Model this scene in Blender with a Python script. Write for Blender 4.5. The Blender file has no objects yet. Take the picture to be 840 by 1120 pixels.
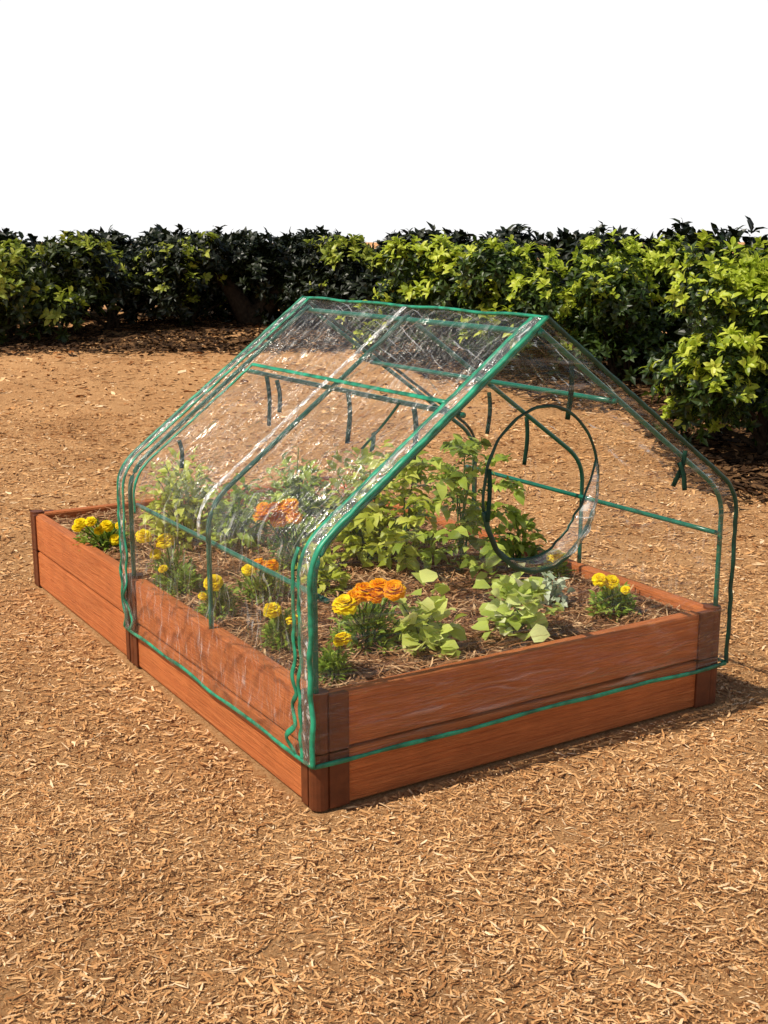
import bpy, bmesh, math, random
import numpy as np
from mathutils import Vector, Matrix, noise
rng = np.random.default_rng(7); random.seed(7)
S = bpy.context.scene
COL = S.collection
R = math.radians
# ------------------------------------------------------------------ camera solve (bed and cover corners of the photograph)
W = 1.22
def basis(yaw, pitch):
    s, c = math.sin(yaw), math.cos(yaw); sp, cp = math.sin(pitch), math.cos(pitch)
    return np.array([c, -s, 0]), np.array([s*sp, c*sp, cp]), np.array([s*cp, c*cp, -sp])
def proj(p, P):
    r, u, f = basis(p[3], p[4]); v = np.array(P) - p[:3]; z = v @ f
    return 420 + 1000*p[5]*(v @ r)/z, 560 - 1000*p[5]*(v @ u)/z
OBS = [(lambda p: (0, 0, 0), 348, 889), (lambda p: (W, 0, 0), 791, 771), (lambda p: (0, p[6], 0), 151, 723), (lambda p: (0, p[7], 0), 40, 637),
       (lambda p: (0, p[7], p[8]), 32, 562), (lambda p: (0, 0, p[8]), 349, 763), (lambda p: (W, 0, p[8]), 789, 655), (lambda p: (0, p[6], p[8]), 149, 638),
       (lambda p: (0, 0, p[9]), 338, 612), (lambda p: (W, 0, p[9]), 799, 533), (lambda p: (0, p[6], p[9]), 138, 513),
       (lambda p: (W/2, 0, p[10]), 590, 345), (lambda p: (W/2, p[6], p[10]), 330, 327)]
def resid(p):
    out = []
    for fn, x, y in OBS:
        a, b = proj(p, fn(p)); out += [a - x, b - y]
    out.append((p[5] - 1.241)*20)
    return np.array(out)
p = np.array([-.98, -2.0, 1.17, R(30), R(13), 1.241, 1.05, 2.04, .25, .53, 1.01]); lam = 1e-2
for it in range(120):
    r0 = resid(p); J = np.zeros((len(r0), len(p)))
    for i in range(len(p)):
        q = p.copy(); q[i] += 1e-5; J[:, i] = (resid(q) - r0)/1e-5
    A = J.T @ J; st = np.linalg.solve(A + lam*np.diag(np.diag(A)), -J.T @ r0)
    if np.sum(resid(p + st)**2) < np.sum(r0**2): p = p + st; lam *= .5
    else: lam *= 4
C = p[:3].copy(); RT, UP, FW = basis(p[3], p[4]); FPX = 1000*p[5]; L, L2, HB, HE, HP = p[6:11]
HP = HP - .018; PX = W/2 - .022          # ridge of the sagging cover
FH = np.array([math.sin(p[3]), math.cos(p[3]), 0])
cam = bpy.data.cameras.new("camera"); co = bpy.data.objects.new("camera", cam); COL.objects.link(co)
cam.sensor_fit = 'VERTICAL'; cam.sensor_height = 36; cam.lens = 36*FPX/1120; cam.clip_end = 2000; cam.clip_start = .05
M = Matrix.Identity(4)
for i in range(3): M[i][0], M[i][1], M[i][2], M[i][3] = RT[i], UP[i], -FW[i], C[i]
co.matrix_world = M; S.camera = co
def ray(px, py): return FW + RT*(px - 420)/FPX + UP*(560 - py)/FPX
def on_z(px, py, z): d = ray(px, py); return C + d*(z - C[2])/d[2]
def on_plane(px, py, p0, n): d = ray(px, py); return C + d*((np.array(p0) - C) @ n)/(d @ n)
def at_depth(px, py, dh): d = ray(px, py); return C + d*dh/(d @ FH)
def hd(P): return float((np.array(P) - C) @ FH)
def gz(x, y):
    d = (x - C[0])*FH[0] + (y - C[1])*FH[1]
    return .42*np.clip((d - 4.6)/8.4, 0, 1)
# ------------------------------------------------------------------ light
sl = RT*(-.89) + FH*(-.46); sl = sl/np.linalg.norm(sl); EL = R(55)
sd = Vector((sl[0]*math.cos(EL), sl[1]*math.cos(EL), math.sin(EL)))
sun = bpy.data.lights.new("sun", 'SUN'); sun.energy = 5; sun.angle = R(.5); sun.color = (1, .92, .78)
so = bpy.data.objects.new("sun", sun); COL.objects.link(so); so.rotation_euler = (-sd).to_track_quat('-Z', 'Y').to_euler(); so.location = (0, 0, 8)
w = bpy.data.worlds.new("World"); S.world = w; w.use_nodes = True
wt = w.node_tree; sk = wt.nodes.new('ShaderNodeTexSky'); sk.sky_type = 'NISHITA'; sk.sun_disc = False; sk.sun_elevation = EL; sk.sun_rotation = math.atan2(sd.x, sd.y)
sk.dust_density = 1.5; sk.air_density = 1.0; sk.ozone_density = .6
# bright summer haze low over the horizon
tc = wt.nodes.new('ShaderNodeTexCoord'); sx = wt.nodes.new('ShaderNodeSeparateXYZ'); wt.links.new(tc.outputs['Generated'], sx.inputs[0])
mr = wt.nodes.new('ShaderNodeMapRange'); mr.interpolation_type = 'SMOOTHSTEP'
for i, v in ((1, .22), (2, .38), (3, .97), (4, 0.)): mr.inputs[i].default_value = v
wt.links.new(sx.outputs[2], mr.inputs[0])
mxw = wt.nodes.new('ShaderNodeMixRGB'); mxw.inputs[2].default_value = (14., 14., 14., 1); wt.links.new(mr.outputs[0], mxw.inputs[0]); wt.links.new(sk.outputs[0], mxw.inputs[1])
bg = wt.nodes['Background']; bg.inputs[1].default_value = .076; wt.links.new(mxw.outputs[0], bg.inputs[0])
S.view_settings.view_transform = 'Standard'; S.view_settings.look = 'None'; S.view_settings.exposure = 0
# ------------------------------------------------------------------ materials
class NT:
    def __init__(s, name):
        s.m = bpy.data.materials.new(name); s.m.use_nodes = True; s.t = s.m.node_tree; s.n = s.t.nodes
        s.b = s.n['Principled BSDF']; s.o = s.n['Material Output']
    def add(s, typ, **kw):
        k = s.n.new(typ)
        for a, v in kw.items(): setattr(k, a, v)
        return k
    def ln(s, a, b): s.t.links.new(a, b)
    def ramp(s, src, stops):
        k = s.add('ShaderNodeValToRGB'); e = k.color_ramp.elements
        while len(e) < len(stops): e.new(.5)
        for i, (q, c) in enumerate(stops): e[i].position = q; e[i].color = (*c, 1)
        s.ln(src, k.inputs[0]); return k.outputs[0]
    def coord(s, scale=(1, 1, 1), rot=(0, 0, 0), kind='Object'):
        c = s.add('ShaderNodeTexCoord'); m = s.add('ShaderNodeMapping'); m.inputs['Scale'].default_value = scale; m.inputs['Rotation'].default_value = rot
        s.ln(c.outputs[kind], m.inputs[0]); return m.outputs[0]
    def noise(s, vec, scale, detail=4, rough=.55, dist=0):
        k = s.add('ShaderNodeTexNoise'); k.inputs['Scale'].default_value = scale; k.inputs['Detail'].default_value = detail; k.inputs['Roughness'].default_value = rough; k.inputs['Distortion'].default_value = dist
        s.ln(vec, k.inputs['Vector']); return k.outputs[0]
    def bump(s, h, strength, dist=.01):
        k = s.add('ShaderNodeBump'); k.inputs['Strength'].default_value = strength; k.inputs['Distance'].default_value = dist
        s.ln(h, k.inputs['Height']); return k.outputs[0]
    def mul(s, a, b, mode='MULTIPLY', fac=1):
        k = s.add('ShaderNodeMixRGB', blend_type=mode); k.inputs[0].default_value = fac; s.ln(a, k.inputs[1]); s.ln(b, k.inputs[2]); return k.outputs[0]
def island(t): return t.add('ShaderNodeNewGeometry').outputs['Random Per Island']
PATCH = [(.30, (.80, .73, .68)), (.5, (.98, .95, .93)), (.7, (1.08, 1.06, 1.04))]
def m_ground():
    t = NT('mulch'); v = t.coord()
    a = t.ramp(t.noise(v, 75, 9, .8, .8), [(.30, (.22, .085, .032)), (.45, (.58, .30, .125)), (.58, (.74, .44, .21)), (.72, (.86, .58, .32))])
    b = t.ramp(t.noise(v, 1.6, 6, .6), PATCH)
    t.ln(t.mul(a, b), t.b.inputs['Base Color']); t.b.inputs['Roughness'].default_value = .95; t.b.inputs['Specular IOR Level'].default_value = .1
    t.ln(t.bump(t.noise(v, 100, 8, .78), 1, .018), t.b.inputs['Normal']); return t.m
def m_island(name, stops, rough=.9, spec=.15, big=False):
    t = NT(name); c = t.ramp(island(t), stops); v = t.coord()
    b = t.ramp(t.noise(v, 90, 3), [(.3, (.75, .75, .75)), (.7, (1.1, 1.1, 1.1))]); c = t.mul(c, b)
    if big: c = t.mul(c, t.ramp(t.noise(v, 1.6, 6, .6), PATCH))
    t.ln(c, t.b.inputs['Base Color']); t.b.inputs['Roughness'].default_value = rough; t.b.inputs['Specular IOR Level'].default_value = spec; return t.m
def m_leaf(name, stops, rough=.42, spec=.4, tr=.3):
    t = NT(name); c = t.ramp(island(t), stops)
    t.ln(c, t.b.inputs['Base Color']); t.b.inputs['Roughness'].default_value = rough; t.b.inputs['Specular IOR Level'].default_value = spec
    x = t.add('ShaderNodeBsdfTranslucent'); mx = t.add('ShaderNodeMixShader'); mx.inputs[0].default_value = tr
    t.ln(c, x.inputs[0]); t.ln(t.b.outputs[0], mx.inputs[1]); t.ln(x.outputs[0], mx.inputs[2]); t.ln(mx.outputs[0], t.o.inputs[0]); return t.m
def m_wood():
    t = NT('red_brown_composite_wood'); v = t.coord((2.2, 80, 80)); n = t.noise(v, 2.0, 10, .72, 1.0)
    a = t.ramp(n, [(.28, (.32, .082, .022)), (.44, (.52, .150, .042)), (.56, (.61, .195, .058)), (.72, (.75, .285, .10))])
    b = t.ramp(t.noise(t.coord((1, 1, 1), kind='Object'), 5, 6, .7), [(.3, (.78, .75, .72)), (.7, (1.08, 1.05, 1.02))])
    t.ln(t.mul(a, b), t.b.inputs['Base Color']); t.b.inputs['Roughness'].default_value = .58; t.b.inputs['Specular IOR Level'].default_value = .25
    t.ln(t.bump(n, .9, .010), t.b.inputs['Normal']); return t.m
def m_plain(name, c, rough=.45, spec=.4, var=.25, sc=40, bump=.15):
    t = NT(name); v = t.coord(); n = t.noise(v, sc, 4)
    lo = tuple(x*(1 - var) for x in c); hi = tuple(x*(1 + var) for x in c)
    t.ln(t.ramp(n, [(.3, lo), (.7, hi)]), t.b.inputs['Base Color']); t.b.inputs['Roughness'].default_value = rough; t.b.inputs['Specular IOR Level'].default_value = spec
    t.ln(t.bump(n, bump, .003), t.b.inputs['Normal']); return t.m
def m_plastic(name, rot, haze, base=.0, blend=.1, f0=.02, f1=.45, sc=(3, 40, 3), bs=.35, nsc=1.6, gr=.10, th=.60, sp=.10):  # haze: strength of the crease scatter and the painted-on white highlights
    t = NT(name); t.n.remove(t.b)
    v = t.coord(sc, rot); n = t.noise(v, nsc, 3, .5, 1.6)
    bp = t.bump(n, bs, .010)
    tp = t.add('ShaderNodeBsdfTransparent'); tp.inputs[0].default_value = (.988, .99, .985, 1)
    gl = t.add('ShaderNodeBsdfGlossy'); gl.inputs['Roughness'].default_value = gr; gl.inputs[0].default_value = (1, 1, 1, 1); t.ln(bp, gl.inputs['Normal'])
    lw = t.add('ShaderNodeLayerWeight'); lw.inputs[0].default_value = blend; t.ln(bp, lw.inputs['Normal'])
    mp = t.add('ShaderNodeMapRange'); mp.inputs[3].default_value = f0; mp.inputs[4].default_value = f1; t.ln(lw.outputs['Fresnel'], mp.inputs[0])
    m1 = t.add('ShaderNodeMixShader'); t.ln(mp.outputs[0], m1.inputs[0]); t.ln(tp.outputs[0], m1.inputs[1]); t.ln(gl.outputs[0], m1.inputs[2])
    df = t.add('ShaderNodeBsdfDiffuse'); df.inputs[0].default_value = (.88, .89, .87, 1); t.ln(bp, df.inputs['Normal'])
    glint_mask = t.ramp(n, [(th, (base,)*3), (th + sp*.5, (base + haze*.35,)*3), (th + sp, (base + haze,)*3)])  # crease scatter plus streak highlights painted on as diffuse white
    m2 = t.add('ShaderNodeMixShader'); t.ln(glint_mask, m2.inputs[0]); t.ln(m1.outputs[0], m2.inputs[1]); t.ln(df.outputs[0], m2.inputs[2]); t.ln(m2.outputs[0], t.o.inputs[0]); return t.m
MG = m_ground()
MCHIP = m_island('mulch_chips', [(0, (.12, .045, .017)), (.15, (.42, .195, .072)), (.5, (.67, .37, .155)), (.85, (.80, .495, .24)), (1, (.90, .68, .43))], big=True)
MSHADE = m_island('hedge_shade_chips', [(0, (.02, .010, .005)), (.6, (.07, .034, .015)), (1, (.20, .105, .045))])  # near-black chip colour carries the shade under the hedge
MSOILC = m_island('soil_chips', [(0, (.11, .043, .017)), (.4, (.36, .17, .072)), (1, (.68, .45, .25))])
MSOIL = m_plain('soil', (.17, .08, .04), .95, .1, .6, 60, 1)
MW = m_wood()
MBR = m_plain('dark_brown_plastic', (.12, .032, .010), .5, .35)
MTRIM = m_plain('green_binding', (.010, .22, .12), .42, .5, .7, 26, .6)  # wide tone noise also puts fold shade into the green
MDTRIM = m_plain('dark_green_binding', (.005, .05, .03), .45, .4, .5, 30, .5)
MPOLE = m_plain('green_coated_pole', (.006, .12, .075), .28, .5, .2)
MSTRAP = m_plain('strap_webbing', (.006, .035, .02), .7, .2, .3, 90, .4)
MPL = m_plastic('clear_plastic_roof', (0, R(-48), R(28)), .24, .012, .11, .03, .6, (3, 34, 3), .8, 2.2, .14, .56, .16)
MPG = m_plastic('clear_plastic_gable', (0, R(50), 0), .15, .008, .10, .02, .5, (2.2, 2.2, 27), .8, 1.9, .14, .55, .17)
MPR = m_plastic('clear_plastic_far_side', (0, R(48), R(28)), .10, .002, .08, .014, .4, (3, 30, 3), .4, 1.8, .12, .58, .14)
MSEAM = m_plastic('doubled_clear_plastic', (R(20), 0, 0), .42, .05, .25, .08, .75, (14, 30, 14), 1, 1.6, .1, .54)
MRIB = m_plastic('clear_strip_painted_sheen', (R(20), 0, 0), .50, .14, .3, .2, .8, (16, 40, 16), 1, 1.6, .1, .50)  # clear strap; its white highlight is put into the colour
MFLAP = m_plastic('loose_clear_plastic', (R(20), R(30), 0), .34, .06, .25, .09, .75, (7, 7, 18), .9, 1.6, .1, .53)
MBARK = m_plain('bark', (.035, .024, .015), .9, .1, .5, 30, 1)
MSTEM = m_plain('stem', (.08, .14, .03), .6, .2)
LH_DULL = m_leaf('hedge_shade_leaf_olive', [(0, (.010, .017, .003)), (.5, (.030, .045, .006)), (1, (.075, .095, .013))], tr=.15)  # inner olive leaves, darkened to paint in the hedge's shade
LH_DULL_LIT = m_leaf('hedge_lit_tip_olive', [(0, (.12, .165, .013)), (.5, (.31, .37, .036)), (1, (.56, .58, .10))], tr=.38)  # outer olive leaves, sunlight painted into a lighter colour
LH_BRI = m_leaf('hedge_shade_leaf_green', [(0, (.009, .020, .003)), (.5, (.026, .052, .006)), (1, (.07, .115, .012))], tr=.15)  # shaded copy of the green leaf for the shrub interior
LH_BRI_LIT = m_leaf('hedge_lit_tip_green', [(0, (.22, .30, .016)), (.5, (.46, .56, .04)), (1, (.70, .75, .12))], tr=.40)  # lit copy of the green leaf for sunlit outer clusters
LH_DARK = m_leaf('hedge_shade_leaf_dark', [(0, (.005, .008, .002)), (.7, (.010, .016, .003)), (1, (.022, .030, .005))], tr=.1)  # deep shade of the hedge gaps put into the leaf colour
LP_MAR = m_leaf('marigold_leaf', [(0, (.10, .19, .022)), (.6, (.27, .40, .045)), (1, (.48, .60, .10))], tr=.42)
LP_TOM = m_leaf('tomato_leaf', [(0, (.12, .18, .025)), (.6, (.34, .46, .055)), (1, (.62, .72, .14))], tr=.45)
LP_YG = m_leaf('yellow_green_leaf', [(0, (.25, .31, .028)), (.6, (.54, .60, .07)), (1, (.78, .80, .18))], tr=.45)
LP_LIGHT = m_leaf('light_leaf', [(0, (.38, .47, .07)), (.6, (.62, .70, .16)), (1, (.78, .82, .30))], tr=.40)
LP_VAR = m_leaf('white_edged_leaf', [(0, (.36, .47, .07)), (.55, (.60, .70, .17)), (.85, (.76, .82, .36)), (1, (.88, .90, .66))], tr=.38)
LP_SIL = m_leaf('silver_leaf', [(0, (.34, .42, .27)), (1, (.68, .74, .56))])
MYEL = m_leaf('yellow_petal', [(0, (.88, .62, .004)), (.5, (.95, .76, .006)), (1, (.98, .86, .015))], .6, .2, .35)
MORA = m_leaf('orange_petal', [(0, (.90, .35, .002)), (.5, (.98, .49, .003)), (1, (1., .62, .006))], .6, .2, .45)
# ------------------------------------------------------------------ mesh helpers
class MB:
    def __init__(s): s.v = []; s.f = []; s.k = 0
    def add(s, V, F):
        V = np.asarray(V, float); s.v.append(V); s.f += [tuple(int(i) + s.k for i in f) for f in F]; s.k += len(V)
    def addarr(s, V, F):
        s.v.append(V); s.f += (F + s.k).tolist(); s.k += len(V)
    def build(s, name, mat, parent=None, smooth=True, loc=(0, 0, 0), mat2=None, split=None):
        me = bpy.data.meshes.new(name); me.from_pydata(np.concatenate(s.v).tolist(), [], s.f); me.materials.append(mat)
        if mat2:
            me.materials.append(mat2); a = np.zeros(len(s.f), dtype=np.int32); a[split:] = 1; me.polygons.foreach_set('material_index', a)
        if smooth: me.polygons.foreach_set('use_smooth', [True]*len(me.polygons))
        me.update(); o = bpy.data.objects.new(name, me); COL.objects.link(o); o.parent = parent; o.location = loc; return o
def tag(o, label=None, cat=None, group=None, kind=None):
    for k, v in (('label', label), ('category', cat), ('group', group), ('kind', kind)):
        if v: o[k] = v
    return o
def empty(name, loc=(0, 0, 0), label=None, cat=None, group=None):
    o = bpy.data.objects.new(name, None); COL.objects.link(o); o.location = tuple(float(v) for v in loc); o.empty_display_size = .1; return tag(o, label, cat, group)
def nrm(a): return a/np.maximum(np.linalg.norm(a, axis=-1, keepdims=True), 1e-9)
def sweep(mb, path, a, b, N=None, seg=8, caps=True):
    P = np.asarray(path, float); n = len(P); T = np.gradient(P, axis=0); T = nrm(T)
    if N is None:
        N = np.where(np.abs(T[:, 2:3]) > .9, np.array([[1., 0, 0]]), np.array([[0, 0, 1.]]))
    N = np.broadcast_to(np.asarray(N, float), P.shape); Sd = nrm(np.cross(T, N)); Nn = nrm(np.cross(Sd, T))
    a = np.broadcast_to(np.asarray(a, float), (n,)); b = np.broadcast_to(np.asarray(b, float), (n,))
    th = np.arange(seg)*2*math.pi/seg
    V = P[:, None] + Sd[:, None]*(np.cos(th)[None, :, None]*a[:, None, None]) + Nn[:, None]*(np.sin(th)[None, :, None]*b[:, None, None])
    F = []
    for i in range(n - 1):
        for j in range(seg):
            k = (j + 1) % seg; F.append((i*seg + j, i*seg + k, (i + 1)*seg + k, (i + 1)*seg + j))
    if caps: F.append(tuple(range(seg))[::-1]); F.append(tuple((n - 1)*seg + j for j in range(seg)))
    mb.add(V.reshape(-1, 3), F)
def box(mb, x0, x1, y0, y1, z0, z1, bev=.003):
    bm = bmesh.new(); bmesh.ops.create_cube(bm, size=1)
    for v in bm.verts: v.co = Vector(((x0 + x1)/2 + v.co.x*(x1 - x0), (y0 + y1)/2 + v.co.y*(y1 - y0), (z0 + z1)/2 + v.co.z*(z1 - z0)))
    bmesh.ops.bevel(bm, geom=bm.edges[:], offset=bev, segments=2, affect='EDGES', profile=.6)
    bm.verts.index_update(); mb.add([v.co[:] for v in bm.verts], [[v.index for v in f.verts] for f in bm.faces]); bm.free()
def leaf_batch(mb, P, D, U, Ln, Wd, droop=.12, fold=.15, fine=True, t2=.74, w2=.40):
    n = len(P); D = nrm(D); Sd = nrm(np.cross(D, U)); N = nrm(np.cross(Sd, D)); Ln = np.broadcast_to(Ln, (n,))[:, None]; Wd = np.broadcast_to(Wd, (n,))[:, None]; droop = np.broadcast_to(droop, (n,))[:, None]
    tip = P + D*Ln - N*droop*Ln
    if fine:
        m1 = P + D*Ln*.35 + N*droop*Ln*.25; m2 = P + D*Ln*t2 - N*droop*Ln*.15
        l1 = m1 - Sd*Wd*.5 + N*Wd*fold; r1 = m1 + Sd*Wd*.5 + N*Wd*fold; l2 = m2 - Sd*Wd*w2 + N*Wd*fold*.6; r2 = m2 + Sd*Wd*w2 + N*Wd*fold*.6
        V = np.stack([P, l1, m1, r1, l2, m2, r2, tip], 1).reshape(-1, 3); base = (np.arange(n)*8)[:, None]
        mb.addarr(V, np.concatenate([base + np.array(q) for q in ([0, 2, 1], [0, 3, 2], [4, 5, 7], [5, 6, 7])])); mb.k -= len(V)
        mb.f += (np.concatenate([base + np.array(q) for q in ([1, 2, 5, 4], [2, 3, 6, 5])]) + mb.k).tolist(); mb.k += len(V)
    else:
        m = P + D*Ln*.5; l = m - Sd*Wd*.5 + N*Wd*fold; r = m + Sd*Wd*.5 + N*Wd*fold
        V = np.stack([P, l, m, r, tip], 1).reshape(-1, 3); base = (np.arange(n)*5)[:, None]
        mb.addarr(V, np.concatenate([base + np.array(q) for q in ([0, 2, 4, 1], [0, 3, 4, 2])]))
def rdir(n, up=0.):
    d = nrm(rng.normal(size=(n, 3))); d[:, 2] = np.abs(d[:, 2]) if up else d[:, 2]; return d
def chips(mb, x, y, z, ln, wd, tilt=.25, sn=.35, bend=.07):
    n = len(x); a = rng.uniform(0, 2*math.pi, n); D = nrm(np.stack([np.cos(a), np.sin(a), rng.normal(0, tilt, n)], 1))
    Sd = nrm(np.cross(D, np.array([[0, 0, 1.]]) + rng.normal(0, sn, (n, 3)))); N = np.cross(Sd, D); P = np.stack([x, y, z], 1); ln = ln[:, None]; wd = wd[:, None]
    k = rng.normal(0, .04, (n, 1)); s2 = rng.normal(0, bend, (n, 1)); e1, e2, e3, e4 = [rng.uniform(.05, .55, (n, 1)) for _ in range(4)]; t1, t2 = [rng.normal(0, .08, (n, 1)) for _ in range(2)]
    V = np.stack([P - D*ln*(.5 + t1) - Sd*wd*e1, P - D*ln*(.5 - t1) + Sd*wd*e2, P - Sd*(wd*.5 + s2*ln) + N*k*ln, P + Sd*(wd*.5 - s2*ln) + N*k*ln, P + D*ln*(.5 + t2) - Sd*wd*e3, P + D*ln*(.5 - t2) + Sd*wd*e4], 1).reshape(-1, 3)
    b = (np.arange(n)*6)[:, None]; mb.addarr(V, np.concatenate([b + np.array([0, 1, 3, 2]), b + np.array([2, 3, 5, 4])]))
# ------------------------------------------------------------------ ground
n = 300; u = np.linspace(-1, 1, n); ax = 5.5*u + 395*u**9
GX, GY = np.meshgrid(ax + 1.0, ax + 2.0, indexing='ij'); GZ = gz(GX, GY)
def gn(a, b):
    q = noise.noise(Vector((a*.9, b*.9, 7)))*.035 + noise.noise(Vector((a*2.6, b*2.6, 0)))*.024 + noise.noise(Vector((a*9, b*9, 3)))*.011
    dx = max(-a, a - W, 0); dy = max(-b, b - L2, 0); f = min(max((math.hypot(dx, dy) - .06)/.5, 0), 1)
    return q*f - .004*(1 - f)
nz = np.array([gn(x, y) for x, y in zip(GX.ravel(), GY.ravel())]).reshape(n, n)
GZ = GZ + nz
idx = np.arange(n*n).reshape(n, n)
mb = MB(); mb.addarr(np.stack([GX, GY, GZ], -1).reshape(-1, 3), np.stack([idx[:-1, :-1], idx[1:, :-1], idx[1:, 1:], idx[:-1, 1:]], -1).reshape(-1, 4))
tag(mb.build('ground', MG), kind='structure')
mb = MB()
for d0, d1, cnt, l0, l1, wm in ((1.2, 2.6, 95000, .003, .032, .0018), (2.6, 4.4, 95000, .004, .038, .0025), (4.4, 7.5, 56000, .009, .052, .0047), (7.5, 13, 26000, .020, .075, .009)):
    d = np.sqrt(rng.uniform(d0**2, d1**2, cnt)); lt = d*rng.uniform(-.48, .48, cnt)
    x = C[0] + FH[0]*d + RT[0]*lt; y = C[1] + FH[1]*d + RT[1]*lt
    cl = np.array([noise.noise(Vector((a*6, b*6, 11))) + .6*noise.noise(Vector((a*17, b*17, 4))) for a, b in zip(x, y)])
    k = ~((x > -.02) & (x < W + .02) & (y > -.02) & (y < L2 + .02)) & (cl + rng.normal(0, .3, cnt) > -.75); x, y, cl = x[k], y[k], cl[k]; m = len(x)
    big = rng.random(m)**4
    zz = np.array([gn(a, b) for a, b in zip(x, y)])
    chips(mb, x, y, gz(x, y) + zz + rng.uniform(.001, .007, m) + np.clip(cl, -.2, 1)*.006, l0 + (l1 - l0)*big, wm*(.5 + 1.1*rng.random(m) + 2.6*big*rng.random(m)), .16, .3)
tag(mb.build('mulch_chips', MCHIP, smooth=False), 'tan shredded bark mulch covering the ground around the raised bed', 'mulch', kind='stuff')
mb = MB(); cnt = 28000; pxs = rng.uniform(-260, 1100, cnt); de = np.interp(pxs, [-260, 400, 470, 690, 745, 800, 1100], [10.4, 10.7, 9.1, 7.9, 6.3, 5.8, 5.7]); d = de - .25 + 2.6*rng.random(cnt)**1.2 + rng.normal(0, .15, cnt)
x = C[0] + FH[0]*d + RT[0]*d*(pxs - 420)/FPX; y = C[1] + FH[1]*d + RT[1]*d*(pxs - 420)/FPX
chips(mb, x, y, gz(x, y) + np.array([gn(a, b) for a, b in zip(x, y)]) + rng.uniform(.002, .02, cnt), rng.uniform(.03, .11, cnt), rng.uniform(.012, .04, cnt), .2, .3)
tag(mb.build('hedge_shade_chips', MSHADE, smooth=False), 'dark chips imitating shade on the ground beneath the back hedge', 'shade chips', kind='stuff')  # dark chips added where only the hedge's shade falls
# ------------------------------------------------------------------ raised bed
bed = empty('raised_garden_bed', (0, 0, 0), 'long red-brown two-board-high raised garden bed half covered by the greenhouse', 'garden bed')
TH = .036; HH = HB/2
def board(length, loc, rz):
    b = MB(); box(b, -length/2, length/2, -TH/2, TH/2, 0, HH - .006, .007)
    o = b.build('board', MW, bed, False, loc); o.rotation_euler = (0, 0, rz); return o
for k in range(2):
    z = k*HH + .003
    board(W - .04, (W/2, TH/2, z), 0); board(W - .04, (W/2, L2 - TH/2, z), 0)
    for x in (TH/2, W - TH/2):
        board(L - .04, (x, L/2, z), R(90)); board(L2 - L - .04, (x, (L + L2)/2, z), R(90))
def bracket(x, y, sx, sy, mid=False):
    for k in range(2):
        b = MB(); z0 = k*HH + .002; z1 = z0 + HH - .004
        cx = x + sx*.016; cy = y + (0 if mid else sy*.016)
        sweep(b, [(cx, cy, z) for z in np.linspace(z0, z1 + (.006 if k else 0), 4)], .023, .023, seg=16)
        def pl(a0, a1, b0, b1): box(b, min(a0, a1), max(a0, a1), min(b0, b1), max(b0, b1), z0, z1, .002)
        if mid:
            pl(x - sx*.006, x + sx*.012, y + .018, y + .045); pl(x - sx*.006, x + sx*.012, y - .045, y - .018)
        else:
            pl(x - sx*.006, x + sx*.012, y + sy*.03, y + sy*.06); pl(x + sx*.03, x + sx*.08, y - sy*.006, y + sy*.012)
        b.build('corner_bracket', MBR, bed, False)
for x, sx in ((0, 1), (W, -1)):
    bracket(x, 0, sx, 1); bracket(x, L, sx, 1, True); bracket(x, L2, sx, -1)
SZ = HB - .03
xs = np.linspace(.03, W - .03, 70); ys = np.linspace(.03, L2 - .03, 120); SX, SY = np.meshgrid(xs, ys, indexing='ij')
def sz(x, y): return SZ + noise.noise(Vector((x*5, y*5, 9)))*.018 + noise.noise(Vector((x*17, y*17, 2)))*.008
SZZ = np.array([sz(a, b) for a, b in zip(SX.ravel(), SY.ravel())]); idx = np.arange(70*120).reshape(70, 120)
mb = MB(); mb.addarr(np.stack([SX.ravel(), SY.ravel(), SZZ], -1), np.stack([idx[:-1, :-1], idx[1:, :-1], idx[1:, 1:], idx[:-1, 1:]], -1).reshape(-1, 4))
tag(mb.build('soil', MSOIL), kind='structure')
mb = MB(); cnt = 20000; x = rng.uniform(.05, W - .05, cnt); y = rng.uniform(.05, L2 - .05, cnt)
z = np.array([sz(a, b) for a, b in zip(x, y)]) + rng.uniform(.001, .016, cnt)
chips(mb, x, y, z, .012 + .07*rng.random(cnt)**2, .0016 + .006*rng.random(cnt)**2.5)
tag(mb.build('bark_litter', MSOILC, smooth=False), 'dark bark litter and pine straw over the soil inside the raised bed', 'mulch', kind='stuff')
# ------------------------------------------------------------------ greenhouse
gh = empty('greenhouse', (W/2, L/2, HB), 'clear plastic gabled greenhouse with green trim standing over the near half of the raised bed', 'greenhouse')
GO = -np.array([W/2, L/2, HB])
def gbuild(mbx, name, mat, parent=gh, smooth=True):
    o = mbx.build(name, mat, parent, smooth)
    if parent is gh: o.location = tuple(GO)
    return o
OFF = .013; ZH = HB*.43
def bez(a, b, c, k):
    t = np.linspace(0, 1, k)[:, None]; return (1 - t)**2*a + 2*t*(1 - t)*b + t*t*c
def resample(P, k):
    P = np.asarray(P, float); d = np.concatenate([[0], np.cumsum(np.linalg.norm(np.diff(P, axis=0), axis=1))]); t = np.linspace(0, d[-1], k)
    return np.stack([np.interp(t, d, P[:, i]) for i in range(P.shape[1])], 1)
def half(off, z0, k=80, s=-1):      # s=+1 gives the right half, mirrored into left-hand coordinates
    e = np.array([-off, HE + off*.4]); pk = np.array([PX if s < 0 else W - PX, HP + off*1.1]); sdir = nrm(pk - e)
    pts = np.concatenate([[[-off, z0]], bez(e - np.array([0, .06]), e, e + sdir*.075, 9), bez(pk - sdir*.035, pk - sdir*.004, pk, 4)])
    return resample(pts, k)
def side(H, s): return H if s < 0 else np.stack([W - H[:, 0], H[:, 1]], 1)
def nrm2(H):
    T = nrm(np.gradient(H, axis=0)); return np.stack([-T[:, 1], T[:, 0]], 1)
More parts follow.
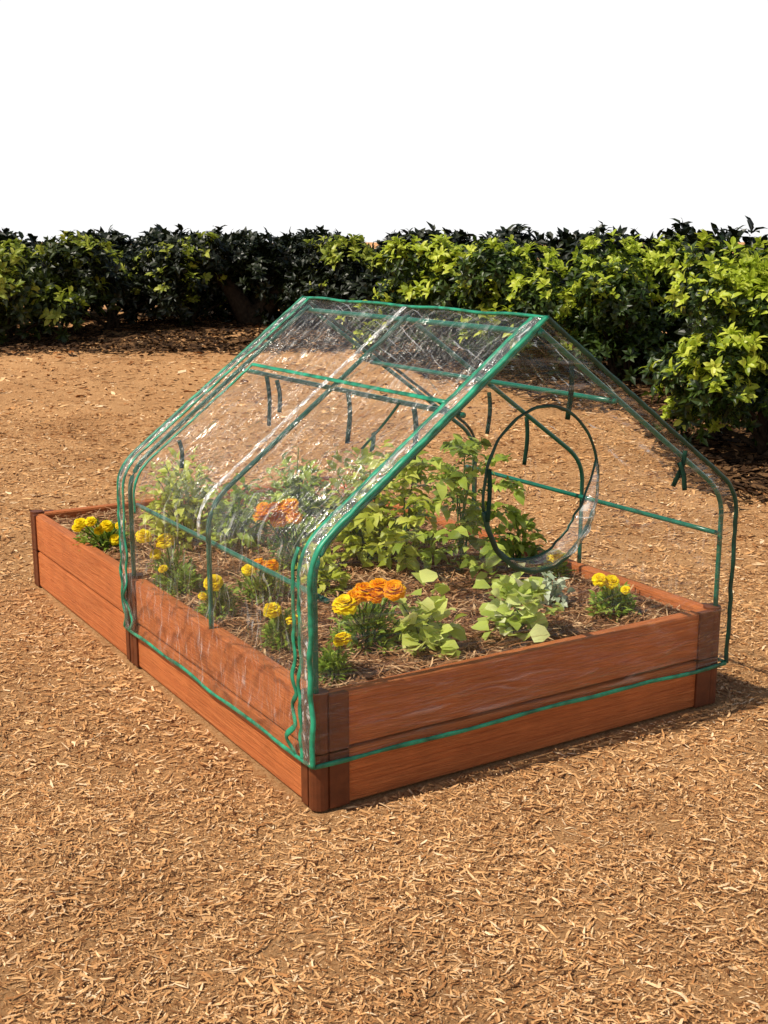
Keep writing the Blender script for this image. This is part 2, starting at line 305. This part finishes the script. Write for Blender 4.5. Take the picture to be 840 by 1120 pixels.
def ridged(v): return 1 - abs(noise.noise(v))*2
def wr(u_, v_, sd_):
    return noise.noise(Vector((u_*4, v_*9, sd_)))*.008 + max(ridged(Vector((u_*5 + v_*7, v_*5 - u_*3, sd_ + 5))) - .5, 0)*.018 + max(ridged(Vector((u_*3 - v_*4, v_*16 + u_*9, sd_ + 8))) - .5, 0)*.013
def slope_cover(s):
    nu = 150; H = half(OFF, ZH, nu, s); N = nrm2(H); ny = 130; y = np.linspace(-OFF, L + OFF, ny); V = np.zeros((nu, ny, 3))
    for i in range(nu):
        for j in range(ny):
            e = min(1, min(j, ny - 1 - j)/7, (nu - 1 - i)/5); q = max(wr(i/(nu - 1)*1.5, y[j], 3*s)*e, -.004)
            x_, z_ = H[i] + N[i]*q; V[i, j] = (x_ if s < 0 else W - x_, y[j], z_)
    idx = np.arange(nu*ny).reshape(nu, ny); m = MB(); m.addarr(V.reshape(-1, 3), np.stack([idx[:-1, :-1], idx[1:, :-1], idx[1:, 1:], idx[:-1, 1:]], -1).reshape(-1, 4))
    return gbuild(m, 'roof_cover', MPL if s < 0 else MPR)
covL = slope_cover(-1); covR = slope_cover(1)
vc = on_plane(592, 535, (0, -OFF, 0), np.array([0, 1., 0])); VZ = float(vc[2]); VX = float(vc[0]); VRX = .168; VRZ = .192
def gable(y, z0, rx, rz_, sy, seed, mat):
    out = np.concatenate([half(OFF, z0, 60, -1), side(half(OFF, z0, 60, 1), 1)[::-1][1:]]); out = np.concatenate([out, out[:1]]); c = np.array([VX, VZ]); na, nr = 280, 38; V = np.zeros((na, nr, 3))
    A_ = out[:-1]; B_ = out[1:]
    for i in range(na):
        th = 2*math.pi*i/na; d = np.array([math.cos(th), math.sin(th)]); E = B_ - A_; q = A_ - c
        den = d[0]*E[:, 1] - d[1]*E[:, 0]; den = np.where(np.abs(den) < 1e-9, 1e-9, den)
        t = (q[:, 0]*E[:, 1] - q[:, 1]*E[:, 0])/den; s_ = (q[:, 0]*d[1] - q[:, 1]*d[0])/den
        Rr = t[(t > 0) & (s_ >= -1e-6) & (s_ <= 1 + 1e-6)].min(); r0 = 1/math.sqrt((d[0]/rx)**2 + (d[1]/rz_)**2)
        for j in range(nr):
            f = j/(nr - 1); r = r0 + (Rr - r0)*f; x_, z_ = c + d*r; e = min(1, (1 - f)*6, f*6 + (0 if r0 > .01 else 1))
            V[i, j] = (x_, y + sy*max(wr(x_*.9 + z_*.4, z_*.8, seed)*e*1.1, -.003), z_)
    idx = np.arange(na*nr).reshape(na, nr); ix2 = np.roll(idx, -1, axis=0); m = MB()
    m.addarr(V.reshape(-1, 3), np.stack([idx[:, :-1], ix2[:, :-1], ix2[:, 1:], idx[:, 1:]], -1).reshape(-1, 4)); return gbuild(m, 'gable_cover', mat)
gabF = gable(-OFF, ZH, VRX, VRZ, -1, 11, MPG); gabR = gable(L + OFF, HB - .02, .002, .002, 1, 21, MPR)
def pole(path, r=.0075, name='pole', mat=MPOLE):
    m = MB(); sweep(m, path, r, r, seg=10); return gbuild(m, name, mat)
for y in (.012, L/2, L - .012):
    for s in (-1, 1):
        H = side(half(-.008, HB - .005, 60, s), s); pole(np.stack([H[:, 0], np.full(60, y), H[:, 1]], 1), .0064)
yy = np.linspace(.0, L, 12)
pole([(PX, y, HP - .018) for y in yy])
for s in (-1, 1):
    for f in (-.105, .62):
        if f < 0: q = np.array([.032, HE + f])
        else:
            e = np.array([0., HE]); pk = np.array([PX if s < 0 else W - PX, HP]); q = e + (pk - e)*f + np.array([.012, -.016])
        x_ = q[0] if s < 0 else W - q[0]
        pole([(x_, y, q[1]) for y in yy], .0064)
def trim(path, N, a=.0075, b=.004, name='binding', mat=MTRIM, wob=.0014, sd_=0):
    P = np.asarray(path, float).copy(); k = len(P)
    P += np.array([[noise.noise(Vector((i*.2, sd_, q*7)))*wob for q in range(3)] for i in range(k)])
    wv = np.array([1.1 + .35*noise.noise(Vector((i*.22, sd_, 33))) for i in range(k)])
    m = MB(); sweep(m, P, a*wv, b, N, seg=8); return gbuild(m, name, mat)
HTs = {s: half(OFF + .004, ZH, 170, s) for s in (-1, 1)}; NTs = {s: nrm2(HTs[s]) for s in (-1, 1)}; HT = HTs[-1]; NT2 = NTs[-1]; KV = 50
def slope_path(s, y, i0=0, i1=170, wig=0, sd_=0):
    out = []; nn = []
    for i in range(i0, i1):
        vert = max(0, 1 - i/KV); wy = wig*vert*(noise.noise(Vector((i*.11, sd_, 4)))*1.8) + .0025*noise.noise(Vector((i*.12, sd_, 24))); wx = wig*vert*noise.noise(Vector((i*.10, sd_, 14)))
        x_, z_ = HTs[s][i] + NTs[s][i]*max(wx, 0); nx = NTs[s][i, 0]
        out.append((x_ if s < 0 else W - x_, y + wy, z_)); nn.append((nx if s < 0 else -nx, 0, NTs[s][i, 1]))
    return np.array(out), np.array(nn)
P, N = slope_path(-1, .034, wig=.022, sd_=3); trim(P, N, .0068, .0026, sd_=1)
P, N = slope_path(-1, .062, wig=.036, sd_=33); trim(P[:66], N[:66], .0068, .0026, sd_=15)
P, N = slope_path(-1, -OFF - .002, wig=.020, sd_=8); trim(P, N, .0075, .005, sd_=2)
P, N = slope_path(1, -OFF - .002, wig=.002, sd_=5); trim(P, N, .0048, .006, mat=MDTRIM, sd_=3)
P, N = slope_path(-1, L + OFF + .001, wig=.028, sd_=6); trim(P, N, .006, .0055, mat=MTRIM, sd_=4)
P, N = slope_path(-1, L - .024, wig=.028, sd_=7); trim(P, N, .0055, .003, mat=MTRIM, sd_=5)
P, N = slope_path(1, L + OFF, sd_=6); trim(P, N, .0045, .005, mat=MDTRIM, sd_=6)
def seam(y0, y1, i0, i1, sd_, lift=.004, name='clear_seam', mat=MSEAM):
    V = []; k = 6
    for i in range(i0, i1):
        for j in range(k):
            x_, z_ = HT[i] + NT2[i]*(lift*math.sin(math.pi*j/(k - 1)) + .001 + .004*noise.noise(Vector((i*.2, j*.8, sd_)))); V.append((x_, y0 + (y1 - y0)*j/(k - 1), z_))
    idx = np.arange((i1 - i0)*k).reshape(i1 - i0, k); m = MB(); m.addarr(np.array(V), np.stack([idx[:-1, :-1], idx[1:, :-1], idx[1:, 1:], idx[:-1, 1:]], -1).reshape(-1, 4)); return gbuild(m, name, mat)
seam(-OFF + .004, .030, 0, 169, 1); seam(L - .020, L + OFF - .004, 0, 169, 2); seam(L/2 - .009, L/2 + .009, KV + 4, 169, 3, .003, mat=MRIB)
zt = HP + OFF*1.1 + .004
trim([(PX, y, zt + .0015*math.sin(y*20)) for y in np.linspace(-OFF, L + OFF, 60)], (0, 0, 1), .0065, .004, sd_=7)
trim([(-OFF - .004, y, ZH + .010*noise.noise(Vector((y*5, 1, 1)))) for y in np.linspace(-OFF, L + OFF, 60)], (-1, 0, 0), .005, .003, 'hem', sd_=8)
trim([(W + OFF + .004, y, ZH) for y in np.linspace(-OFF, L + OFF, 60)], (1, 0, 0), .005, .003, 'hem', sd_=9)
trim([(x, -OFF - .004, ZH + .008*noise.noise(Vector((x*4, 3, 1)))) for x in np.linspace(-OFF, W + OFF, 60)], (0, -1, 0), .005, .003, 'hem', sd_=10)
def slope_idx(f):
    q = np.array([-OFF, HE]) + (np.array([PX, HP]) - np.array([-OFF, HE]))*f; return int(np.argmin(np.linalg.norm(HT - q, axis=1)))
iT = slope_idx(.62); x_, z_ = HT[iT] + NT2[iT]*.002; nT = (NT2[iT, 0], 0, NT2[iT, 1])
trim([(x_, y, z_) for y in np.linspace(.03, L*.9, 50)], nT, .0055, .003, sd_=11)
P, N = slope_path(-1, L*.9, KV, iT + 1); trim(P, N, .005, .003, sd_=12)
# vent
def arc(a0, a1, k, dr, yo): return [(VX + (VRX + dr)*math.cos(t), -OFF - .004 + yo, VZ + (VRZ + dr)*math.sin(t)) for t in np.linspace(R(a0), R(a1), k)]
trim(arc(-20, 190, 70, 0, 0), (0, -1, 0), .0036, .003, 'vent_zipper', MDTRIM, .003, sd_=13)
trim(arc(190, 340, 60, -.001, -.001), (0, -1, 0), .0068, .0045, 'vent_binding', MDTRIM, .003, sd_=14)
m = MB(); k1, k2 = 60, 20; V = []
for i in range(k1):
    t = R(-128 + 146*i/(k1 - 1)); f = math.sin(math.pi*(i/(k1 - 1))**1.2)**.8
    for j in range(k2):
        q = j/(k2 - 1); rr = 1 - .02 - q*.52*f
        V.append((VX + VRX*rr*math.cos(t), -OFF - .008 - .045*math.sin(q*2.6)*f + .018*f*(1 - q*.6)*noise.noise(Vector((i*.2, j*.25, 2))), VZ + VRZ*rr*math.sin(t) - .03*q*f))
idx = np.arange(k1*k2).reshape(k1, k2); m.addarr(np.array(V), np.stack([idx[:-1, :-1], idx[1:, :-1], idx[1:, 1:], idx[:-1, 1:]], -1).reshape(-1, 4)); flap = gbuild(m, 'vent_flap', MFLAP)
m = MB(); sweep(m, [V[i*k2 + k2 - 1] for i in range(k1)], .0036, .0025, (0, -1, 0), seg=6); fb = m.build('flap_edge', MDTRIM, flap)
eL = np.array([-OFF, 0, HE]); nL = nrm(np.array([-(HP - HE), 0, PX + OFF])); eR = np.array([W + OFF, 0, HE]); nR = nrm(np.array([HP - HE, 0, W - PX + OFF]))
def strap(px, py, ln, plane, lean=0, curl=.004, w_=.006):
    p0, nn = {'L': (eL, nL), 'I': (eL, nL), 'R': (eR, nR), 'F': ((0, -OFF, 0), np.array([0, -1., 0]))}[plane]
    q = on_plane(px, py, p0, nn); off = -nn*.012 if plane in 'RI' else nn*.014; q = q + off
    t = np.linspace(0, 1, 10); down = np.array([0, 0, -1.]) if plane != 'L' else nrm(np.array([-(PX + OFF), 0, -(HP - HE)]))
    latv = RT if plane != 'L' else np.array([0, -1., 0])
    P = q + down*ln*t[:, None] + latv*(lean*ln*t + curl*np.sin(t*4))[:, None]
    m = MB(); sweep(m, P, w_, .0012, -FH if plane != 'L' else nn, seg=6); return gbuild(m, 'tie_strap', MSTRAP)
strap(440, 446, .15, 'L', .25, .004); strap(412, 478, .05, 'L', 1.2, .002)
strap(289, 408, .14, 'I', .05); strap(300, 412, .09, 'I', .1); strap(378, 425, .13, 'I', .0); strap(193, 478, .08, 'I', .1); strap(450, 442, .12, 'I', .02)
strap(627, 388, .14, 'R'); strap(537, 425, .12, 'R'); strap(578, 452, .14, 'R')
strap(745, 492, .09, 'F', -.25); strap(738, 505, .07, 'F', .3); strap(531, 512, .12, 'F', .0, .002, .005)
# ------------------------------------------------------------------ plants in the bed
def base_of(px, py, far=False):
    q = on_z(px, py, SZ); q[0] = min(max(q[0], .09), W - .09); q[1] = min(max(q[1], .09), L2 - .10)
    if far: q[1] = max(q[1], L + .12)
    elif abs(q[1] - L) < .09: q[1] = L - .09
    q[2] = sz(q[0], q[1]) - .004; return q
def flower(t, base, P, r, mat):
    m = MB(); ax = nrm(np.array([rng.normal(0, .22), rng.normal(0, .22), 1.]) - FH*.4); a = nrm(np.cross(ax, [1, .3, 0])); b = np.cross(ax, a)
    for cnt, el, ln in ((12, -12, .95), (13, 8, 1), (13, 26, 1), (12, 44, .95), (10, 60, .88), (8, 74, .8), (4, 86, .74)):
        th = np.linspace(0, 2*math.pi, cnt, endpoint=False) + rng.uniform(0, 6) + rng.normal(0, .12, cnt); e = R(el) + rng.normal(0, .12, cnt)
        D = (a*np.cos(th)[:, None] + b*np.sin(th)[:, None])*np.cos(e)[:, None] + ax*np.sin(e)[:, None]*.8
        leaf_batch(m, np.repeat((P - base)[None], cnt, 0) - ax*r*.15, D, np.broadcast_to(ax, D.shape) + .01, r*ln*rng.uniform(.88, 1.08, cnt), r*.72, .16, .10, True, .9, .46)
    return m.build('flower', mat, t, False)
def stems(t, pts, r=.0028):
    m = MB()
    for q in pts:
        q = np.asarray(q, float); k = np.linspace(0, 1, 6)[:, None]; P = q*k + np.array([0, 0, 1.])*(k*(1 - k))*q[2]*.4 + np.array([rng.normal(0, .004), rng.normal(0, .004), 0])*np.sin(k*5)
        sweep(m, P, np.linspace(r, r*.6, 6), np.linspace(r, r*.6, 6), seg=5)
    return m.build('stem', MSTEM, t)
def dome(n_, hw, h, low=.15, shell=.5):
    d = rdir(n_, 1); q = d*(shell + (1 - shell)*rng.random((n_, 1))); return q*np.array([hw, hw, h*(1 - low)]) + np.array([0, 0, h*low]), d
def marigold(px, py, top, hwpx, fl, label, cat='marigold', far=False, n_=420, grp='marigolds in the raised bed'):
    B = base_of(px, py, far); d = hd(B); T = at_depth(px, top, d); h = max(T[2] - B[2], .05); hw = hwpx/FPX*d
    t = empty('marigold', B, label, cat, grp); m = MB(); P, dd = dome(n_, hw, h*.80, .1, .35)
    leaf_batch(m, P, dd + rng.normal(0, .5, P.shape) + [0, 0, .3], np.array([0, 0, 1.]) + rng.normal(0, .4, P.shape), rng.uniform(.016, .034, n_), rng.uniform(.005, .011, n_), .2)
    m.build('foliage', LP_MAR, t); pts = list(P[:9])
    for fx, fy, rpx, mat in fl:
        dep = d + rng.uniform(-1.0, -.5)*hw; Q = at_depth(fx, fy, dep); pts.append(Q - B); flower(t, B, Q, rpx/FPX*dep*1.15, mat)
    stems(t, pts); return t
def leafy(name, px, py, top, hwpx, mat, label, cat, n_, ln, wd, far=False, grp=None, shell=.35, droop=.3, fine=True, upw=.35):
    B = base_of(px, py, far); d = hd(B); T = at_depth(px, top, d); h = max(T[2] - B[2], .05); hw = hwpx/FPX*d
    t = empty(name, B, label, cat, grp); m = MB(); P, dd = dome(n_, hw*.9, h*.97, .08, shell)
    P[:, :2] *= (1 + .32*np.sin(dd[:, 2:3]*9 + np.arctan2(dd[:, 1:2], dd[:, 0:1])*3)); P[:, 2] *= 1 - .22*(rng.random(n_)**2)
    lens = rng.uniform(ln*.5, ln*1.15, n_)
    D = nrm(dd*np.array([1, 1, .35]) + rng.normal(0, .35, P.shape) + [0, 0, upw*.4]); U = np.array([0, 0, 1.]) + rng.normal(0, .38, P.shape) + dd*.3
    leaf_batch(m, P - D*lens[:, None]*.4, D, U, lens, lens*wd/ln, droop, .13); m.build('foliage', mat, t)
    stems(t, list((P - D*lens[:, None]*.4)[:max(8, n_//14)]), .0026); return t
def tomato(px, py, top, hwpx, label, cat='tomato plant', nb=22, far=False, mat=None, ls=1.):
    B = base_of(px, py, far); d = hd(B); T = at_depth(px, top, d); h = max(T[2] - B[2], .08); hw = hwpx/FPX*d
    t = empty('tomato_plant', B, label, cat); m = MB(); ends = []; PP, DD, UU, LL = [], [], [], []
    for i in range(nb):
        f = .12 + .88*(i + .5)/nb; a = i*2.4 + rng.normal(0, .3); root = np.array([rng.normal(0, .15*hw), rng.normal(0, .15*hw), h*f*.92]); ln = hw*rng.uniform(.5, 1.2)*(1 - .4*f**3)
        dr = np.array([math.cos(a), math.sin(a), .35 + .8*f - .3]); dr /= np.linalg.norm(dr)
        if i % 5 == 0: ends.append(root)
        for q in np.linspace(.15, 1, 8):
            c = root + dr*ln*q - np.array([0, 0, .35*ln*q*q]); sdv = nrm(np.cross(dr, [0, 0, 1.]))
            for sg in ((-1, 1) if q < .99 else (-1, 1, 0)):
                D = sdv*sg*.9 + dr*.6 + [0, 0, -.25]; PP.append(c); DD.append(D + rng.normal(0, .28, 3)); UU.append(np.array([0, 0, 1.]) + rng.normal(0, .4, 3)); LL.append(rng.uniform(.020, .054)*(.75 + .45*q)*ls)
    LL = np.array(LL); leaf_batch(m, np.array(PP), np.array(DD), np.array(UU), LL, LL*.58, .3, .12); m.build('foliage', mat or LP_TOM, t); stems(t, ends + [np.array([0, 0, h*.9])], .0032); return t
Y, O = MYEL, MORA
marigold(109, 600, 566, 32, [(88, 572, 6.5, Y), (99, 570, 6, Y), (117, 575, 7, Y), (132, 574, 6, Y), (126, 590, 6, Y), (84, 577, 5, Y), (108, 580, 5, Y)], 'yellow marigold clump in the open far end of the bed, left of the greenhouse', far=True)
leafy('herb_bush', 205, 592, 484, 56, LP_YG, 'bushy yellow-green plant seen through the rear left end of the roof', 'plant', 820, .043, .021, far=True)
marigold(172, 632, 588, 24, [(181, 592, 10, Y), (157, 586, 8, Y), (170, 606, 6, Y)], 'yellow marigold closest to the rear left edge of the greenhouse')
marigold(304, 612, 548, 36, [(286, 565, 9, O), (300, 556, 10, O), (316, 553, 10, O), (322, 565, 9, O), (305, 567, 10, O), (288, 555, 7, O)], 'broad cluster of orange marigolds under the left roof slope of the greenhouse')
marigold(287, 654, 612, 30, [(283, 617, 8, O), (297, 618, 8, O), (272, 623, 7, Y)], 'low marigold with two orange blooms just in front of the broad orange cluster')
marigold(233, 678, 632, 20, [(233, 637, 10, Y), (222, 652, 5, Y)], 'small marigold with one large yellow bloom beside the long left board')
marigold(310, 708, 662, 20, [(298, 667, 10, Y), (321, 678, 8, Y)], 'small yellow marigold behind the front left zipper of the greenhouse')
leafy('pepper_plant', 390, 606, 470, 66, LP_YG, 'tall bushy plant in the middle of the greenhouse behind the orange marigolds', 'plant', 700, .048, .027)
leafy('herb_bush', 325, 580, 486, 52, LP_TOM, 'green bush at the back of the greenhouse, left of the tallest bushy plant', 'plant', 600, .045, .022)
leafy('leafy_plant', 262, 600, 515, 40, LP_TOM, 'loose green plant between the rear left bush and the broad orange marigolds', 'plant', 320, .045, .022)
leafy('leafy_plant', 352, 648, 584, 34, LP_YG, 'low yellow-green plant in front of the tallest bushy plant', 'plant', 190, .040, .022)
tomato(506, 628, 484, 74, 'tomato plant with drooping compound leaves left of the round vent', nb=36)
tomato(442, 622, 500, 58, 'second tomato plant, between the tall bushy plant and the front tomato plant', nb=25, mat=LP_YG, ls=.95)
leafy('leafy_plant', 566, 622, 540, 34, LP_TOM, 'low leafy plant seen through the round vent', 'plant', 170, .045, .024)
marigold(402, 708, 638, 42, [(399, 647, 12, O), (415, 642, 12, O), (431, 645, 12, O), (409, 653, 9, O), (377, 661, 13, Y), (388, 653, 9, O)], 'front marigold with orange blooms and a yellow bloom', n_=620)
marigold(364, 738, 694, 18, [(374, 699, 10, Y)], 'little marigold with one yellow bloom right behind the front left corner', n_=260)
leafy('lettuce_plant', 464, 712, 626, 42, LP_LIGHT, 'pale green broad-leaved plant beside the front orange marigold', 'plant', 125, .048, .045, shell=.45, droop=.2)
leafy('lettuce_plant', 566, 698, 612, 48, LP_VAR, 'pale green and white broad-leaved plant below the round vent', 'plant', 150, .048, .044, shell=.45, droop=.2)
leafy('dusty_miller', 603, 662, 622, 22, LP_SIL, 'silvery leaved plant right of the pale plant below the vent', 'plant', 110, .04, .016)
marigold(669, 672, 630, 25, [(656, 634, 8, Y), (669, 636, 8, Y), (684, 645, 5, Y)], 'yellow marigold alone near the right board', n_=380)
marigold(608, 632, 604, 14, [(607, 608, 9, Y)], 'marigold with a single yellow bloom in front of the right board, behind the vent', n_=160)
marigold(186, 655, 614, 20, [(178, 622, 5, Y)], 'mostly green marigold with a small bud beside the rear left board', n_=320)
# ------------------------------------------------------------------ shrubs
def shrub(px, d, rx, top, label, mats, ncl, ll, seed, grp, lift=.1, trunk=.03, name='shrub', bt=.30):
    global rng
    rng = np.random.default_rng(seed)
    X = C + FH*d + RT*(d*(px - 420)/FPX); z0 = float(gz(X[0], X[1])); B = np.array([X[0], X[1], z0 - .02])
    h = C[2] + (275 - top)/FPX*d - z0
    t = empty(name, B, label, 'shrub', grp); nl = 26
    lr = rng.uniform(.20, .34, nl)*min(rx, h*.75); an = rng.uniform(0, 2*math.pi, nl); zf = np.linspace(0, 1, nl); rr = rx*.78*np.sqrt(rng.random(nl))*(1 - .25*zf)
    lc = np.stack([rr*np.cos(an), rr*np.sin(an), h*lift + lr*.8 + (h - lr*1.6 - h*lift)*zf**.9], 1)
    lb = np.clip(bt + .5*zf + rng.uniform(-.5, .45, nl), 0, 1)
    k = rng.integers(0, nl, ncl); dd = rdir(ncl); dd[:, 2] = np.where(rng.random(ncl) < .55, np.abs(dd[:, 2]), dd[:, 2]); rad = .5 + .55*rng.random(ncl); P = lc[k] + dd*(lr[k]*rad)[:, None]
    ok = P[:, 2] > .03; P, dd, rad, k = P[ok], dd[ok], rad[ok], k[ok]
    bright = (rad > .74) & (dd[:, 2] > -.05) & (rng.random(len(P)) < lb[k]); q = 8; m = MB(); split = 0  # outer upward leaves get the lit copy, inner ones the shaded
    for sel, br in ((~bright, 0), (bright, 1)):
        if br: split = len(m.f)
        p_, d_ = P[sel], dd[sel]; nc = len(p_)
        if nc < 1: continue
        ax_ = nrm(d_ + [0, 0, .7] + rng.normal(0, .3, d_.shape)); a = nrm(np.cross(ax_, [.3, 1, .2])); b = np.cross(ax_, a)
        th = (np.arange(q)*2.4)[None] + rng.uniform(0, 6, (nc, 1)); al = R(30) + R(55)*rng.random((nc, q))
        D = ax_[:, None]*np.cos(al)[..., None] + (a[:, None]*np.cos(th)[..., None] + b[:, None]*np.sin(th)[..., None])*np.sin(al)[..., None]
        PP = np.repeat(p_[:, None], q, 1) + ax_[:, None]*(rng.random((nc, q))*ll*.6)[..., None]; D = D.reshape(-1, 3); PP = PP.reshape(-1, 3); UU = np.repeat(ax_, q, 0) + rng.normal(0, .25, D.shape)
        LL = rng.uniform(.55, 1.1, len(D))*ll; leaf_batch(m, PP, D, UU, LL, LL*.45, .22, .12, fine=bool(br))
    m.build('foliage', mats[0], t, smooth=False, mat2=mats[1], split=split); m = MB()
    for i in range(7):
        e = lc[i*3]; s_ = np.linspace(0, 1, 6)[:, None]; b0 = np.array([rng.normal(0, .05), rng.normal(0, .05), 0]); pth = b0 + (e - b0)*s_ + np.array([0, 0, .15])*s_*(1 - s_)
        sweep(m, pth, np.linspace(trunk, trunk*.35, 6), np.linspace(trunk, trunk*.35, 6), seg=6)
    m.build('trunk', MBARK, t); return t
G1 = 'shrubs along the back of the mulch'; DU = (LH_DULL, LH_DULL_LIT); BR = (LH_BRI, LH_BRI_LIT); DK = (LH_DARK, LH_DARK); DM = (LH_DARK, LH_DULL_LIT)
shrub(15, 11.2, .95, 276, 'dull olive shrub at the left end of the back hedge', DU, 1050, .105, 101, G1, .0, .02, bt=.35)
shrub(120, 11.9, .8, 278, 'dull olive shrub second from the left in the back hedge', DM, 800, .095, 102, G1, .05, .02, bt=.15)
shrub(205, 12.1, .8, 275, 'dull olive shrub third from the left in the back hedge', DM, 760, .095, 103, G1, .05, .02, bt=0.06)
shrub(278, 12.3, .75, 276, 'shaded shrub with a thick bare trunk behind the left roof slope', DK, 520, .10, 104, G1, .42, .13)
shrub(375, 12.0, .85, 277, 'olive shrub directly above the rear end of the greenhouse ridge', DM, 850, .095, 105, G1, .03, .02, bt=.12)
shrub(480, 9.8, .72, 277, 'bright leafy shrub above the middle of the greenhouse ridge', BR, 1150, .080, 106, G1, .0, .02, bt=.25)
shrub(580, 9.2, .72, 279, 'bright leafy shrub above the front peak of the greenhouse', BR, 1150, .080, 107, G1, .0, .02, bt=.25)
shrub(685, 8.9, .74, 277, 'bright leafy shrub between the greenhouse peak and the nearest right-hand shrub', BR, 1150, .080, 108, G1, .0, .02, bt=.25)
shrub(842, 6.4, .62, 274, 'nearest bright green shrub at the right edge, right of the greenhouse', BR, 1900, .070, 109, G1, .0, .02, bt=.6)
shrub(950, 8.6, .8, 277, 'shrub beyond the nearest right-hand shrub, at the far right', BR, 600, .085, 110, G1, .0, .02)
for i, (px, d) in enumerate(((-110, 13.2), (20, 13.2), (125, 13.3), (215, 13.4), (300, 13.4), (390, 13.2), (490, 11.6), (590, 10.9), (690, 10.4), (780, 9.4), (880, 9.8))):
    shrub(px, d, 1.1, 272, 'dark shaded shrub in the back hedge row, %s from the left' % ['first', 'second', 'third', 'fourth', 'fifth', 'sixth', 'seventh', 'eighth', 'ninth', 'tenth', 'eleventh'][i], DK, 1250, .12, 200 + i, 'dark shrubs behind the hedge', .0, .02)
